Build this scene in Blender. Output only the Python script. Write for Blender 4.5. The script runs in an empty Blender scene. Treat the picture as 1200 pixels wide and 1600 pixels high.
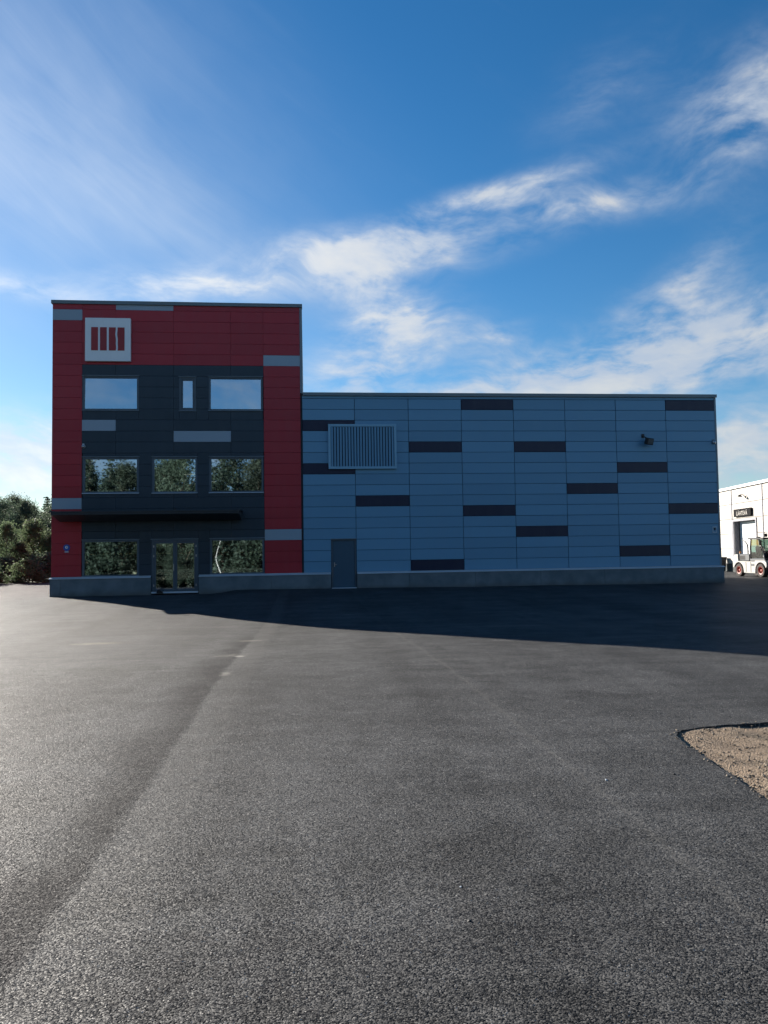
import bpy, bmesh, math, random
import numpy as np
from mathutils import Vector, Matrix
from mathutils.geometry import delaunay_2d_cdt

SC = bpy.context.scene
COL = SC.collection
PI = math.pi
rad = math.radians

# ------------------------------------------------------------------ camera
cam_data = bpy.data.cameras.new('camera')
cam = bpy.data.objects.new('camera', cam_data)
COL.objects.link(cam)
cam_data.sensor_fit = 'HORIZONTAL'
cam_data.sensor_width = 36.0
cam_data.lens = 36.0
cam_data.clip_start = 0.05
cam_data.clip_end = 6000
cam.matrix_world = (Matrix.Translation((11.19, -35.22, 1.70)) @ Matrix.Rotation(rad(-5.82), 4, 'Z')
                    @ Matrix.Rotation(rad(90 + 2.886), 4, 'X') @ Matrix.Rotation(rad(-0.892), 4, 'Z'))
SC.camera = cam

# ------------------------------------------------------------------ sun, sky, exposure
SUN_AZ = -37.0      # degrees from +Y, clockwise positive: behind the building, to the left
SUN_EL = 19.5
sdir = Vector((math.sin(rad(SUN_AZ)) * math.cos(rad(SUN_EL)), math.cos(rad(SUN_AZ)) * math.cos(rad(SUN_EL)), math.sin(rad(SUN_EL))))
sd = bpy.data.lights.new('sun', 'SUN')
sd.energy = 5.0
sd.angle = rad(0.5)
sd.color = (1.0, 0.92, 0.82)
sun = bpy.data.objects.new('sun', sd)
COL.objects.link(sun)
sun.rotation_euler = sdir.to_track_quat('Z', 'Y').to_euler()
sun.location = (-30, 40, 40)

SC.view_settings.view_transform = 'Standard'
SC.view_settings.look = 'None'
SC.view_settings.gamma = 1.0
SC.view_settings.use_curve_mapping = False
SC.view_settings.exposure = 1.45
SC.render.engine = 'CYCLES'
SC.cycles.use_denoising = True
SC.cycles.use_adaptive_sampling = True
SC.cycles.adaptive_threshold = 0.01
SC.cycles.adaptive_min_samples = 40
SC.cycles.denoiser = 'OPENIMAGEDENOISE'
SC.cycles.denoising_input_passes = 'RGB_ALBEDO_NORMAL'
SC.cycles.denoising_prefilter = 'ACCURATE'
SC.cycles.max_bounces = 5
SC.cycles.diffuse_bounces = 2
SC.cycles.glossy_bounces = 3
SC.cycles.transparent_max_bounces = 12
SC.cycles.sample_clamp_indirect = 0.8
SC.cycles.blur_glossy = 1.0
SC.cycles.caustics_reflective = False
SC.cycles.caustics_refractive = False


class X:
    """a node socket with arithmetic"""
    def __init__(s, t, sock): s.t, s.s = t, sock
    def _m(s, op, o=None, c=None, clamp=False):
        n = s.t.nodes.new('ShaderNodeMath'); n.operation = op; n.use_clamp = clamp
        for i, v in enumerate((s, o, c)):
            if v is None: continue
            if isinstance(v, X): s.t.links.new(v.s, n.inputs[i])
            else: n.inputs[i].default_value = v
        return X(s.t, n.outputs[0])
    def __add__(s, o): return s._m('ADD', o)
    __radd__ = __add__
    def __mul__(s, o): return s._m('MULTIPLY', o)
    __rmul__ = __mul__
    def __sub__(s, o): return s._m('SUBTRACT', o)
    def __rsub__(s, o): return (s * -1.0) + o
    def __truediv__(s, o): return s._m('DIVIDE', o)
    def pw(s, o): return s._m('POWER', o)
    def mx(s, o): return s._m('MAXIMUM', o)
    def mn(s, o): return s._m('MINIMUM', o)
    def ab(s): return s._m('ABSOLUTE')
    def exp(s): return s._m('EXPONENT')
    def step(s, a, b):
        n = s.t.nodes.new('ShaderNodeMapRange'); n.interpolation_type = 'SMOOTHSTEP'
        s.t.links.new(s.s, n.inputs[0]); n.inputs[1].default_value = a; n.inputs[2].default_value = b
        n.inputs[3].default_value = 0; n.inputs[4].default_value = 1
        return X(s.t, n.outputs[0])


def lk(t, v, sock):
    if isinstance(v, X): t.links.new(v.s, sock)
    elif v is not None: sock.default_value = v


def noise(t, vec, scale, detail=4, rough=0.55, dist=0.0, out=0):
    n = t.nodes.new('ShaderNodeTexNoise')
    lk(t, vec, n.inputs['Vector']); lk(t, scale, n.inputs['Scale']); n.inputs['Detail'].default_value = detail
    n.inputs['Roughness'].default_value = rough; n.inputs['Distortion'].default_value = dist
    return X(t, n.outputs[out])


def voro(t, vec, scale, feature='F1', out='Distance', rnd=1.0):
    n = t.nodes.new('ShaderNodeTexVoronoi'); n.feature = feature
    lk(t, vec, n.inputs['Vector']); lk(t, scale, n.inputs['Scale']); n.inputs['Randomness'].default_value = rnd
    return X(t, n.outputs[out])


def mapping(t, vec, scale=(1, 1, 1), loc=(0, 0, 0), rot=(0, 0, 0)):
    n = t.nodes.new('ShaderNodeMapping')
    lk(t, vec, n.inputs[0]); n.inputs['Location'].default_value = loc
    n.inputs['Rotation'].default_value = rot; n.inputs['Scale'].default_value = scale
    return X(t, n.outputs[0])


def mixc(t, f, a, b, blend='MIX'):
    n = t.nodes.new('ShaderNodeMix'); n.data_type = 'RGBA'; n.blend_type = blend
    lk(t, f, n.inputs[0])
    for v, i in ((a, 6), (b, 7)):
        if isinstance(v, X): t.links.new(v.s, n.inputs[i])
        else: n.inputs[i].default_value = (*v, 1.0)
    return X(t, n.outputs[2])


def sep(t, vec):
    n = t.nodes.new('ShaderNodeSeparateXYZ'); lk(t, vec, n.inputs[0])
    return [X(t, n.outputs[i]) for i in range(3)]


def comb(t, x, y, z):
    n = t.nodes.new('ShaderNodeCombineXYZ')
    for i, v in enumerate((x, y, z)): lk(t, v, n.inputs[i])
    return X(t, n.outputs[0])


# world: sky with a layer of fair-weather cloud and high cirrus
W = bpy.data.worlds.new('World'); SC.world = W; W.use_nodes = True
t = W.node_tree; t.nodes.clear()
wo = t.nodes.new('ShaderNodeOutputWorld'); bg = t.nodes.new('ShaderNodeBackground')
t.links.new(bg.outputs[0], wo.inputs[0])
sky = t.nodes.new('ShaderNodeTexSky'); sky.sky_type = 'NISHITA'; sky.sun_disc = False
sky.sun_elevation = rad(SUN_EL); sky.sun_rotation = rad(SUN_AZ)
sky.air_density = 1.0; sky.dust_density = 0.12; sky.ozone_density = 3.0; sky.altitude = 120
tc = t.nodes.new('ShaderNodeTexCoord'); D = X(t, tc.outputs['Generated'])
dx, dy, dz = sep(t, D)
az = dx._m('ARCTAN2', dy) * (180 / PI)
el = dz._m('ARCSINE') * (180 / PI)


AE = comb(t, az, el, 0.0)


def total(bl):
    """soft round patches of cloud: azimuth, elevation, half widths, tilt (degrees), weight"""
    r = None
    for cA, cE, sA, sE, rot, amp in bl:
        mp = t.nodes.new('ShaderNodeMapping'); mp.vector_type = 'TEXTURE'
        t.links.new(AE.s, mp.inputs[0]); mp.inputs['Location'].default_value = (cA, cE, 0)
        mp.inputs['Rotation'].default_value = (0, 0, rad(rot)); mp.inputs['Scale'].default_value = (sA * 2.3, sE * 2.3, 1)
        gd = t.nodes.new('ShaderNodeTexGradient'); gd.gradient_type = 'QUADRATIC_SPHERE'
        t.links.new(mp.outputs[0], gd.inputs[0])
        r = X(t, gd.outputs[1])._m('MULTIPLY_ADD', amp * 1.28, 0.0 if r is None else r)
    return r


warp = noise(t, D, 7.0, 2, 0.5, out=1)
vm = t.nodes.new('ShaderNodeVectorMath'); vm.operation = 'MULTIPLY_ADD'
t.links.new(warp.s, vm.inputs[0]); vm.inputs[1].default_value = (0.07,) * 3; t.links.new(D.s, vm.inputs[2])
Dw = X(t, vm.outputs[0])
n1 = noise(t, mapping(t, Dw, (6.5, 6.5, 19), (33.3, 11.7, 6.93)), 1.0, 5, 0.58)
n2 = noise(t, mapping(t, Dw, (26, 26, 55)), 1.0, 4, 0.6)
cum = total([
    (6.0, 21.7, 8.5, 1.6, 4, 0.66), (4.6, 19.0, 4.0, 1.8, -25, 0.42), (7.0, 16.4, 4.5, 1.8, 8, 0.45), (4.0, 13.2, 4.0, 1.8, 15, 0.50),
    (13.8, 15.6, 3.0, 1.1, 0, 0.35), (15.5, 25.2, 6.5, 0.75, 9, 0.45), (20.5, 23.8, 6.5, 1.2, -3, 0.42),
    (28.5, 18.4, 4.5, 1.5, 33, 0.30), (29.5, 15.2, 7.5, 2.1, 4, 0.60), (24.5, 12.6, 15.0, 1.7, 1, 0.68), (15.0, 11.2, 9.0, 1.0, 2, 0.50),
    (32.3, 27.6, 4.8, 2.9, 20, 0.52), (22.5, 30.3, 5.0, 2.4, 20, 0.17),
    (-8.2, 18.8, 8.0, 1.2, 3, 0.50), (-22.0, 18.0, 8.0, 0.8, -6, 0.40), (-21, 7.4, 14.0, 2.4, 0, 0.62), (33.0, 7.4, 10.0, 2.6, 0, 0.50),
    (6.0, 4.0, 30, 3.0, 0, 0.45)])
away = (az - 6.0).ab().step(36, 60) * el.step(50, 20) * 0.30       # the same broken cloud all round
dens = ((cum + away).mn(0.8) * (n1 * 2.4 + n2 * 1.5 - 1.17)).step(0.0, 0.62)
# cirrus streaks fanning out from the sun side
st = mapping(t, comb(t, az - el * 0.62, el + az * 0.62, 0.0), (0.05, 0.30, 1))
n3 = noise(t, st, 1.0, 5, 0.62, 0.5)
n4 = noise(t, mapping(t, Dw, (9, 9, 9)), 1.0, 3, 0.55)
cir = total([(-20, 27.0, 18, 10.0, -28, 0.78), (-9, 22.5, 12, 2.2, -22, 0.34)])
cirr = ((cir * (n3 * 0.55 + n4 * 0.40 - 0.06)).mx(0.0) + (n3 - 0.55).mx(0.0) * 0.06).mn(0.5)
# clouds are lit by the sun: brighter where they stand closer to it
vd = t.nodes.new('ShaderNodeVectorMath'); vd.operation = 'DOT_PRODUCT'
t.links.new(D.s, vd.inputs[0]); vd.inputs[1].default_value = tuple(sdir)
cs = X(t, vd.outputs['Value'])
glow = cs.mx(0.0).pw(5.0)
lum = glow * 3.2 + 5.4
thick = dens.step(0.35, 1.0)
ccol = mixc(t, thick * n1.step(0.42, 0.70), (0.70, 0.80, 0.95), (0.98, 0.985, 0.97))
cl = t.nodes.new('ShaderNodeVectorMath'); cl.operation = 'SCALE'
t.links.new(ccol.s, cl.inputs[0]); t.links.new(lum.s, cl.inputs['Scale'])
skyc = X(t, sky.outputs[0])
hs = t.nodes.new('ShaderNodeHueSaturation'); hs.inputs['Saturation'].default_value = 1.3; hs.inputs['Value'].default_value = 0.95
t.links.new(skyc.s, hs.inputs['Color'])
m1 = mixc(t, cirr, X(t, hs.outputs[0]), X(t, cl.outputs[0]))
m2 = mixc(t, dens * 0.86, m1, X(t, cl.outputs[0]))
t.links.new(m2.s, bg.inputs[0])
bg.inputs[1].default_value = 0.05
W.cycles.sampling_method = 'MANUAL'
W.cycles.sample_map_resolution = 512


# ------------------------------------------------------------------ object helpers
def tag(o, label=None, cat=None, group=None, kind=None):
    if label: o['label'] = label
    if cat: o['category'] = cat
    if group: o['group'] = group
    if kind: o['kind'] = kind
    return o


def link(name, me, parent=None, loc=(0, 0, 0), rot=None):
    o = bpy.data.objects.new(name, me); COL.objects.link(o)
    o.location = loc
    if rot: o.rotation_euler = rot
    if parent is not None: o.parent = parent
    return o


def empty(name, loc=(0, 0, 0), rotz=0.0):
    o = bpy.data.objects.new(name, None); COL.objects.link(o)
    o.location = loc; o.rotation_euler = (0, 0, rotz); o.empty_display_size = 0.3
    return o


class MB:
    """collects faces into one mesh"""
    def __init__(s): s.v, s.f = [], []
    def add(s, vs, fs):
        b = len(s.v); s.v += [tuple(v) for v in vs]; s.f += [tuple(i + b for i in f) for f in fs]; return s
    def box(s, x0, x1, y0, y1, z0, z1):
        vs = [(x, y, z) for z in (z0, z1) for y in (y0, y1) for x in (x0, x1)]
        return s.add(vs, [(0, 2, 3, 1), (4, 5, 7, 6), (0, 1, 5, 4), (2, 6, 7, 3), (0, 4, 6, 2), (1, 3, 7, 5)])
    def cbox(s, x0, x1, y0, y1, z0, z1, c):
        """box with all edges chamfered by c"""
        bm = bmesh.new(); bmesh.ops.create_cube(bm, size=1)
        bmesh.ops.scale(bm, vec=(x1 - x0, y1 - y0, z1 - z0), verts=bm.verts)
        bmesh.ops.translate(bm, vec=((x0 + x1) / 2, (y0 + y1) / 2, (z0 + z1) / 2), verts=bm.verts)
        bmesh.ops.bevel(bm, geom=bm.edges[:], offset=c, segments=1, affect='EDGES')
        bm.verts.ensure_lookup_table(); bm.verts.index_update()
        s.add([v.co[:] for v in bm.verts], [[v.index for v in f.verts] for f in bm.faces]); bm.free(); return s
    def tube(s, pts, rs, n=10, cap=True):
        pts = [Vector(p) for p in pts]
        if not hasattr(rs, '__len__'): rs = [rs] * len(pts)
        rings = []
        for i, p in enumerate(pts):
            d = (pts[min(i + 1, len(pts) - 1)] - pts[max(i - 1, 0)]).normalized()
            a = d.orthogonal().normalized() if i == 0 else (prev - d * prev.dot(d)).normalized()
            prev = a; b = d.cross(a)
            rings.append([p + (a * math.cos(2 * PI * k / n) + b * math.sin(2 * PI * k / n)) * rs[i] for k in range(n)])
        vs = [v for r in rings for v in r]; fs = []
        for i in range(len(pts) - 1):
            for k in range(n): fs.append((i * n + k, i * n + (k + 1) % n, (i + 1) * n + (k + 1) % n, (i + 1) * n + k))
        if cap: fs += [tuple(range(n - 1, -1, -1)), tuple((len(pts) - 1) * n + k for k in range(n))]
        return s.add(vs, fs)
    def prism(s, poly, axis, a0, a1):
        """polygon of (p, q) swept along axis 0, 1 or 2; p, q run over the other two axes in order"""
        def mk(p, q, a): return [(a, p, q), (p, a, q), (p, q, a)][axis]
        n = len(poly); vs = [mk(p, q, a0) for p, q in poly] + [mk(p, q, a1) for p, q in poly]
        fs = [tuple(range(n)), tuple(range(2 * n - 1, n - 1, -1))] + [(i, n + i, n + (i + 1) % n, (i + 1) % n) for i in range(n)]
        return s.add(vs, fs)
    def mesh(s, mat, smooth=False):
        me = bpy.data.meshes.new('mesh'); me.from_pydata(s.v, [], s.f)
        bm = bmesh.new(); bm.from_mesh(me); bmesh.ops.recalc_face_normals(bm, faces=bm.faces); bm.to_mesh(me); bm.free()
        if mat: me.materials.append(mat)
        if smooth: me.polygons.foreach_set('use_smooth', [True] * len(me.polygons))
        return me
    def build(s, name, mat, parent=None, loc=(0, 0, 0), rot=None, smooth=False):
        return link(name, s.mesh(mat, smooth), parent, loc, rot)


# ------------------------------------------------------------------ materials
def new_mat(name):
    m = bpy.data.materials.new(name); m.use_nodes = True
    t = m.node_tree; b = t.nodes['Principled BSDF']
    return m, t, b


def obj_coord(t):
    n = t.nodes.new('ShaderNodeTexCoord'); return X(t, n.outputs['Object'])


def world_pos(t):
    n = t.nodes.new('ShaderNodeNewGeometry'); return X(t, n.outputs['Position'])


def obj_rand(t):
    n = t.nodes.new('ShaderNodeObjectInfo'); return X(t, n.outputs['Random'])


def bump(t, b, h, dist, strength=1.0):
    n = t.nodes.new('ShaderNodeBump'); n.inputs['Strength'].default_value = strength; n.inputs['Distance'].default_value = dist
    lk(t, h, n.inputs['Height']); t.links.new(n.outputs[0], b.inputs['Normal'])


def paint(name, col, rough=0.45, metal=0.0, var=0.07, spec=0.4, grime=0.12, micro=0.0):
    """coated metal or plastic: slight tone change from piece to piece, faint dust and streaks"""
    m, t, b = new_mat(name)
    P = world_pos(t)
    f = obj_rand(t) * (2 * var) + (1 - var)
    d = noise(t, mapping(t, P, (2.6, 2.6, 0.30)), 1.0, 5, 0.65).step(0.35, 0.8) * grime
    c = mixc(t, d, tuple(col), tuple(0.6 * x + 0.4 * 0.22 for x in col))
    hv = t.nodes.new('ShaderNodeHueSaturation'); t.links.new(c.s, hv.inputs['Color']); t.links.new(f.s, hv.inputs['Value'])
    t.links.new(hv.outputs[0], b.inputs['Base Color'])
    lk(t, noise(t, P, 3.0, 4) * 0.2 + (rough - 0.1), b.inputs['Roughness'])
    b.inputs['Metallic'].default_value = metal; b.inputs['Specular IOR Level'].default_value = spec
    h = noise(t, P, 1.3, 3, 0.5)
    if micro:
        wv = t.nodes.new('ShaderNodeTexWave'); wv.wave_type = 'BANDS'; wv.bands_direction = 'Z'
        t.links.new(P.s, wv.inputs[0]); wv.inputs['Scale'].default_value = 5.0
        h = h + X(t, wv.outputs[1]) * micro
    bump(t, b, h, 0.006, 0.35)
    return m


def plain(name, col, rough=0.6, metal=0.0, spec=0.5):
    m, t, b = new_mat(name)
    n = noise(t, obj_coord(t), 9.0, 4).step(0.3, 0.75)
    c = mixc(t, n, tuple(x * 0.86 for x in col), tuple(min(1, x * 1.1) for x in col))
    t.links.new(c.s, b.inputs['Base Color']); b.inputs['Roughness'].default_value = rough
    b.inputs['Metallic'].default_value = metal; b.inputs['Specular IOR Level'].default_value = spec
    return m


M = {}
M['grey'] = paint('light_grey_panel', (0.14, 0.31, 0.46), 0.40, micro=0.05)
M['palegrey'] = paint('pale_grey_panel', (0.31, 0.38, 0.45), 0.40, micro=0.05)  # light grey panels of the block, colour paled for the flare veil
M['red'] = paint('red_panel', (0.42, 0.024, 0.036), 0.40, micro=0.05)
M['hazed_dark'] = paint('hazed_dark_panel', (0.024, 0.041, 0.058), 0.38, micro=0.05)  # dark cladding of the block, haze of the flare put into its colour
M['dark'] = paint('navy_panel', (0.011, 0.014, 0.044), 0.42, micro=0.05)
M['joint'] = plain('blue_gasket', (0.045, 0.085, 0.125), 0.8)
M['core'] = plain('gasket_and_shade_dark', (0.024, 0.022, 0.027), 0.8)
M['trim'] = paint('grey_trim', (0.20, 0.24, 0.27), 0.4)
M['cap'] = paint('roof_cap', (0.16, 0.20, 0.22), 0.38)
M['drip'] = paint('drip_flashing', (0.50, 0.56, 0.62), 0.35)
M['frame'] = paint('window_frame', (0.085, 0.11, 0.135), 0.4)
M['canopy'] = paint('canopy_metal', (0.035, 0.042, 0.050), 0.45)
M['doorgrey'] = paint('steel_door', (0.048, 0.098, 0.145), 0.45)
M['white'] = paint('white_coat', (0.84, 0.85, 0.86), 0.4)
M['steel'] = plain('brushed_steel', (0.55, 0.55, 0.55), 0.3, 0.9)
M['black'] = plain('black_plastic', (0.015, 0.015, 0.017), 0.45)
M['interior'] = plain('interior_plaster', (0.16, 0.16, 0.15), 0.8)
M['signred'] = paint('sign_red', (0.36, 0.03, 0.035), 0.45)
M['blue'] = plain('badge_blue', (0.03, 0.10, 0.42), 0.4)
M['roof'] = plain('roof_felt', (0.06, 0.06, 0.065), 0.9)
M['hall'] = paint('hall_white', (0.43, 0.405, 0.37), 0.6, micro=0.05)
M['signblack'] = plain('sign_black', (0.012, 0.012, 0.013), 0.9, 0.0, 0.1)
M['halltrim'] = paint('hall_trim', (0.26, 0.26, 0.29), 0.6)
M['hallbase'] = plain('hall_base', (0.035, 0.045, 0.045), 0.8)
M['tyre'] = plain('tyre_rubber', (0.045, 0.036, 0.032), 0.85)
M['rim'] = plain('rim_red', (0.30, 0.045, 0.025), 0.5)
M['truckwhite'] = paint('truck_white', (0.42, 0.42, 0.40), 0.45)
M['truckgrey'] = plain('truck_grey', (0.07, 0.08, 0.09), 0.5)

m, t, b = new_mat('concrete'); M['concrete'] = m
P = world_pos(t)
a = noise(t, P, 1.2, 6, 0.6); g = noise(t, P, 40, 3, 0.6)
c = mixc(t, a.step(0.3, 0.72), (0.105, 0.135, 0.155), (0.175, 0.205, 0.225))
px, py, pz = sep(t, P)
dirt = (pz + noise(t, P, 2.5, 4) * 0.30).step(0.38, 0.0)
c = mixc(t, dirt * 0.7, c, (0.10, 0.09, 0.075))
t.links.new(c.s, b.inputs['Base Color']); b.inputs['Roughness'].default_value = 0.85
bump(t, b, g + voro(t, P, 28) * 0.3, 0.004, 0.5)

# coated glass: mirrors the wood and the sky opposite, lets a little of the dark room through
m, t, b = new_mat('coated_glass'); M['glass'] = m
t.nodes.remove(b)
out = t.nodes['Material Output']
gl = t.nodes.new('ShaderNodeBsdfGlossy'); gl.inputs['Roughness'].default_value = 0.016; gl.inputs['Color'].default_value = (0.70, 0.82, 0.92, 1)
tr = t.nodes.new('ShaderNodeBsdfTransparent'); tr.inputs['Color'].default_value = (0.42, 0.46, 0.45, 1)
mx = t.nodes.new('ShaderNodeMixShader')
lw = t.nodes.new('ShaderNodeFresnel'); lw.inputs['IOR'].default_value = 1.5
lk(t, (X(t, lw.outputs[0]) * 0.8 + 0.50).mn(1.0), mx.inputs[0])
t.links.new(tr.outputs[0], mx.inputs[1]); t.links.new(gl.outputs[0], mx.inputs[2]); t.links.new(mx.outputs[0], out.inputs[0])
bn = t.nodes.new('ShaderNodeBump'); bn.inputs['Strength'].default_value = 0.07; bn.inputs['Distance'].default_value = 0.01
lk(t, noise(t, world_pos(t), 1.1, 1, 0.4), bn.inputs['Height']); t.links.new(bn.outputs[0], gl.inputs['Normal'])

m, t, b = new_mat('cab_glass'); M['cabglass'] = m
t.nodes.remove(b); mx = t.nodes.new('ShaderNodeMixShader'); mx.inputs[0].default_value = 0.22
tr = t.nodes.new('ShaderNodeBsdfTransparent'); tr.inputs[0].default_value = (0.12, 0.22, 0.18, 1); gl = t.nodes.new('ShaderNodeBsdfGlossy'); gl.inputs['Roughness'].default_value = 0.02
t.links.new(tr.outputs[0], mx.inputs[1]); t.links.new(gl.outputs[0], mx.inputs[2]); t.links.new(mx.outputs[0], t.nodes['Material Output'].inputs[0])

m, t, b = new_mat('lamp_glow'); M['glow'] = m
b.inputs['Base Color'].default_value = (0.9, 0.88, 0.8, 1); b.inputs['Emission Color'].default_value = (1.0, 0.9, 0.7, 1); b.inputs['Emission Strength'].default_value = 1.2

# asphalt: bound chippings, laid in lanes that run towards the building, with a paving joint at x = 10
m, t, b = new_mat('asphalt'); M['asphalt'] = m
P = world_pos(t); ux, uy, uz = sep(t, P)
wob = noise(t, P, 0.9, 4, 0.6) - 0.5
u2 = ux + wob * 0.16 + (noise(t, P, 9.0, 3, 0.7) - 0.5) * 0.10
v1 = voro(t, P, 140.0); vc = voro(t, P, 140.0, out='Color'); v2 = voro(t, P, 150.0)
cr, cg, cb_ = sep(t, vc)
big = noise(t, P, 0.30, 5, 0.65); mid = noise(t, P, 2.2, 6, 0.72); fine = noise(t, P, 60, 3, 0.6); clump = noise(t, P, 17.0, 3, 0.7); grit = noise(t, P, 62.0, 2, 0.8)
lane = noise(t, comb(t, u2 * 1.0, uy * 0.05, 0.0), 0.9, 4, 0.6)
roll = noise(t, comb(t, ux * 0.22, uy * 1.3, 0.0), 1.0, 4, 0.65)
tone = big * 0.42 + mid * 0.55 + lane * 0.36 + roll * 0.40 - 0.36
base = mixc(t, tone.step(0.25, 0.80), (0.029, 0.0305, 0.0315), (0.086, 0.0875, 0.0885))
chip = mixc(t, cr.step(0.2, 0.95), (0.018, 0.0185, 0.019), (0.116, 0.117, 0.117))
col = mixc(t, 0.55, base, chip)
col = mixc(t, clump.step(0.42, 0.60) * 0.36, col, mixc(t, 0.5, col, (0.012, 0.012, 0.013)))
col = mixc(t, grit.step(0.56, 0.68) * 0.5, col, (0.15, 0.148, 0.143))
col = mixc(t, grit.step(0.44, 0.32) * 0.5, col, (0.012, 0.012, 0.013))
col = mixc(t, cg.step(0.985, 0.995) * 0.75, col, (0.48, 0.46, 0.42))
tg = tone.step(0.22, 0.80) * 0.75 + 0.62
vs_ = t.nodes.new('ShaderNodeVectorMath'); vs_.operation = 'SCALE'; t.links.new(col.s, vs_.inputs[0]); t.links.new(tg.s, vs_.inputs['Scale'])
col = X(t, vs_.outputs[0])
# darker strip on the left of the joint, pale worn strip on the right, crumbs in the joint
strip = (u2 + wob * 0.9 - 9.52).step(-0.22, 0.40) * (1.0 - (u2 - 10.0).step(-0.05, 0.05)) * (mid * 2.2 + clump * 0.9 - 0.75).mx(0.0).mn(1.0) * uy.step(-16.0, -20.0)
col = mixc(t, strip * 0.92, col, (0.016, 0.016, 0.018))
rst = (u2 - 10.0).step(0.0, 0.05) * (1.0 - (u2 - 10.30).step(0.0, 0.22))
col = mixc(t, rst * 0.22, col, (0.14, 0.135, 0.125))
jt = 1.0 - (u2 - 10.0).ab().step(0.0, 0.022)
jt = jt * noise(t, P, 3.0, 4, 0.75).step(0.50, 0.62)
col = mixc(t, jt * 0.8, col, (0.012, 0.012, 0.014))
j2 = 1.0 - (ux + wob * 0.25 - 13.2).ab().step(0.0, 0.05)
col = mixc(t, j2 * 0.12, col, (0.2, 0.19, 0.17))


sn = (noise(t, P, 7.0, 5, 0.8) - 0.5) * 3.2


def stain(cx, cy, sx, sy, r, k):
    c_, s_ = math.cos(r), math.sin(r)
    a = (ux - cx); e = (uy - cy)
    p = (a * c_ + e * s_) * (1 / sx); q = (e * c_ - a * s_) * (1 / sy)
    d = (p * p + q * q)._m('SQRT') + sn
    return (1.0 - d.step(0.1, 1.25)) * (k * 0.5)


for args, cc in (((6.85, -18.5, 0.62, 0.34, 0.1, 0.75), (0.30, 0.25, 0.19)), ((9.98, -18.8, 0.30, 0.20, 0.0, 0.75), (0.30, 0.27, 0.22)),
                 ((9.85, -21.7, 0.30, 0.28, 0.5, 0.55), (0.30, 0.28, 0.24)), ((10.05, -21.9, 0.10, 0.16, 0.2, 0.9), (0.5, 0.47, 0.42)),
                 ((10.05, -24.2, 0.07, 0.25, 0.0, 0.7), (0.40, 0.38, 0.33)), ((2.0, -19.5, 2.4, 0.55, 0.05, 0.45), (0.20, 0.18, 0.15)),
                 ((16.4, -16.6, 1.3, 0.35, -0.15, 0.5), (0.20, 0.19, 0.17)), ((13.1, -15.2, 0.8, 0.25, 0.0, 0.4), (0.18, 0.17, 0.15)),
                 ((15.2, -19.0, 2.0, 2.0, 0.0, 0.18), (0.02, 0.02, 0.02)), ((8.0, -12.0, 1.4, 3.0, 0.3, 0.25), (0.02, 0.02, 0.02))):
    col = mixc(t, stain(*args), col, cc)
t.links.new(col.s, b.inputs['Base Color'])
lk(t, cb_ * 0.40 + 0.48 + strip * 0.1, b.inputs['Roughness'])
b.inputs['Specular IOR Level'].default_value = 0.07
sp = sep(t, mapping(t, P, (140, 140, 140))); pc = sep(t, voro(t, mapping(t, P, (140, 140, 140)), 1.0, out='Position'))
facet = (sp[0] - pc[0]) * (cr - 0.5) + (sp[1] - pc[1]) * (cg - 0.5)          # each chip lies at its own tilt
hgt = facet * 2.0 + (1.0 - v1).mn(0.62) * 1.1 + cb_ * 0.5 + fine * 0.5 - jt * 1.2 + mid * 1.6 + clump * 1.3 + big * 6.0
bump(t, b, hgt, 0.0029, 1.0)

m, t, b = new_mat('sandy_gravel'); M['gravel'] = m
P = world_pos(t)
a = noise(t, P, 3.0, 6, 0.65); g = voro(t, P, 70, out='Color'); gr = sep(t, g)[0]; g2 = voro(t, P, 70)
c = mixc(t, a.step(0.3, 0.72), (0.11, 0.075, 0.045), (0.235, 0.170, 0.108))
c = mixc(t, gr.step(0.3, 1.0) * 0.5, c, (0.27, 0.21, 0.15))
c = mixc(t, noise(t, P, 2.2, 4).step(0.55, 0.70) * 0.75, c, (0.07, 0.055, 0.035))
t.links.new(c.s, b.inputs['Base Color']); b.inputs['Roughness'].default_value = 0.9
bump(t, b, (1.0 - g2) + a * 2.0, 0.010, 1.0)

m, t, b = new_mat('rough_grass'); M['terrain'] = m
P = world_pos(t)
c = mixc(t, noise(t, P, 0.25, 6, 0.65).step(0.35, 0.7), (0.035, 0.055, 0.018), (0.12, 0.10, 0.055))
c = mixc(t, noise(t, P, 3.0, 5, 0.7).step(0.45, 0.7) * 0.5, c, (0.05, 0.075, 0.02))
t.links.new(c.s, b.inputs['Base Color']); b.inputs['Roughness'].default_value = 0.95
bump(t, b, noise(t, P, 6.0, 5, 0.7), 0.15, 1.0)

m, t, b = new_mat('pebble'); M['pebble'] = m
c = mixc(t, noise(t, world_pos(t), 14.0, 3).step(0.35, 0.65), (0.07, 0.055, 0.04), (0.34, 0.28, 0.21))
t.links.new(c.s, b.inputs['Base Color']); b.inputs['Roughness'].default_value = 0.8


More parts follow.
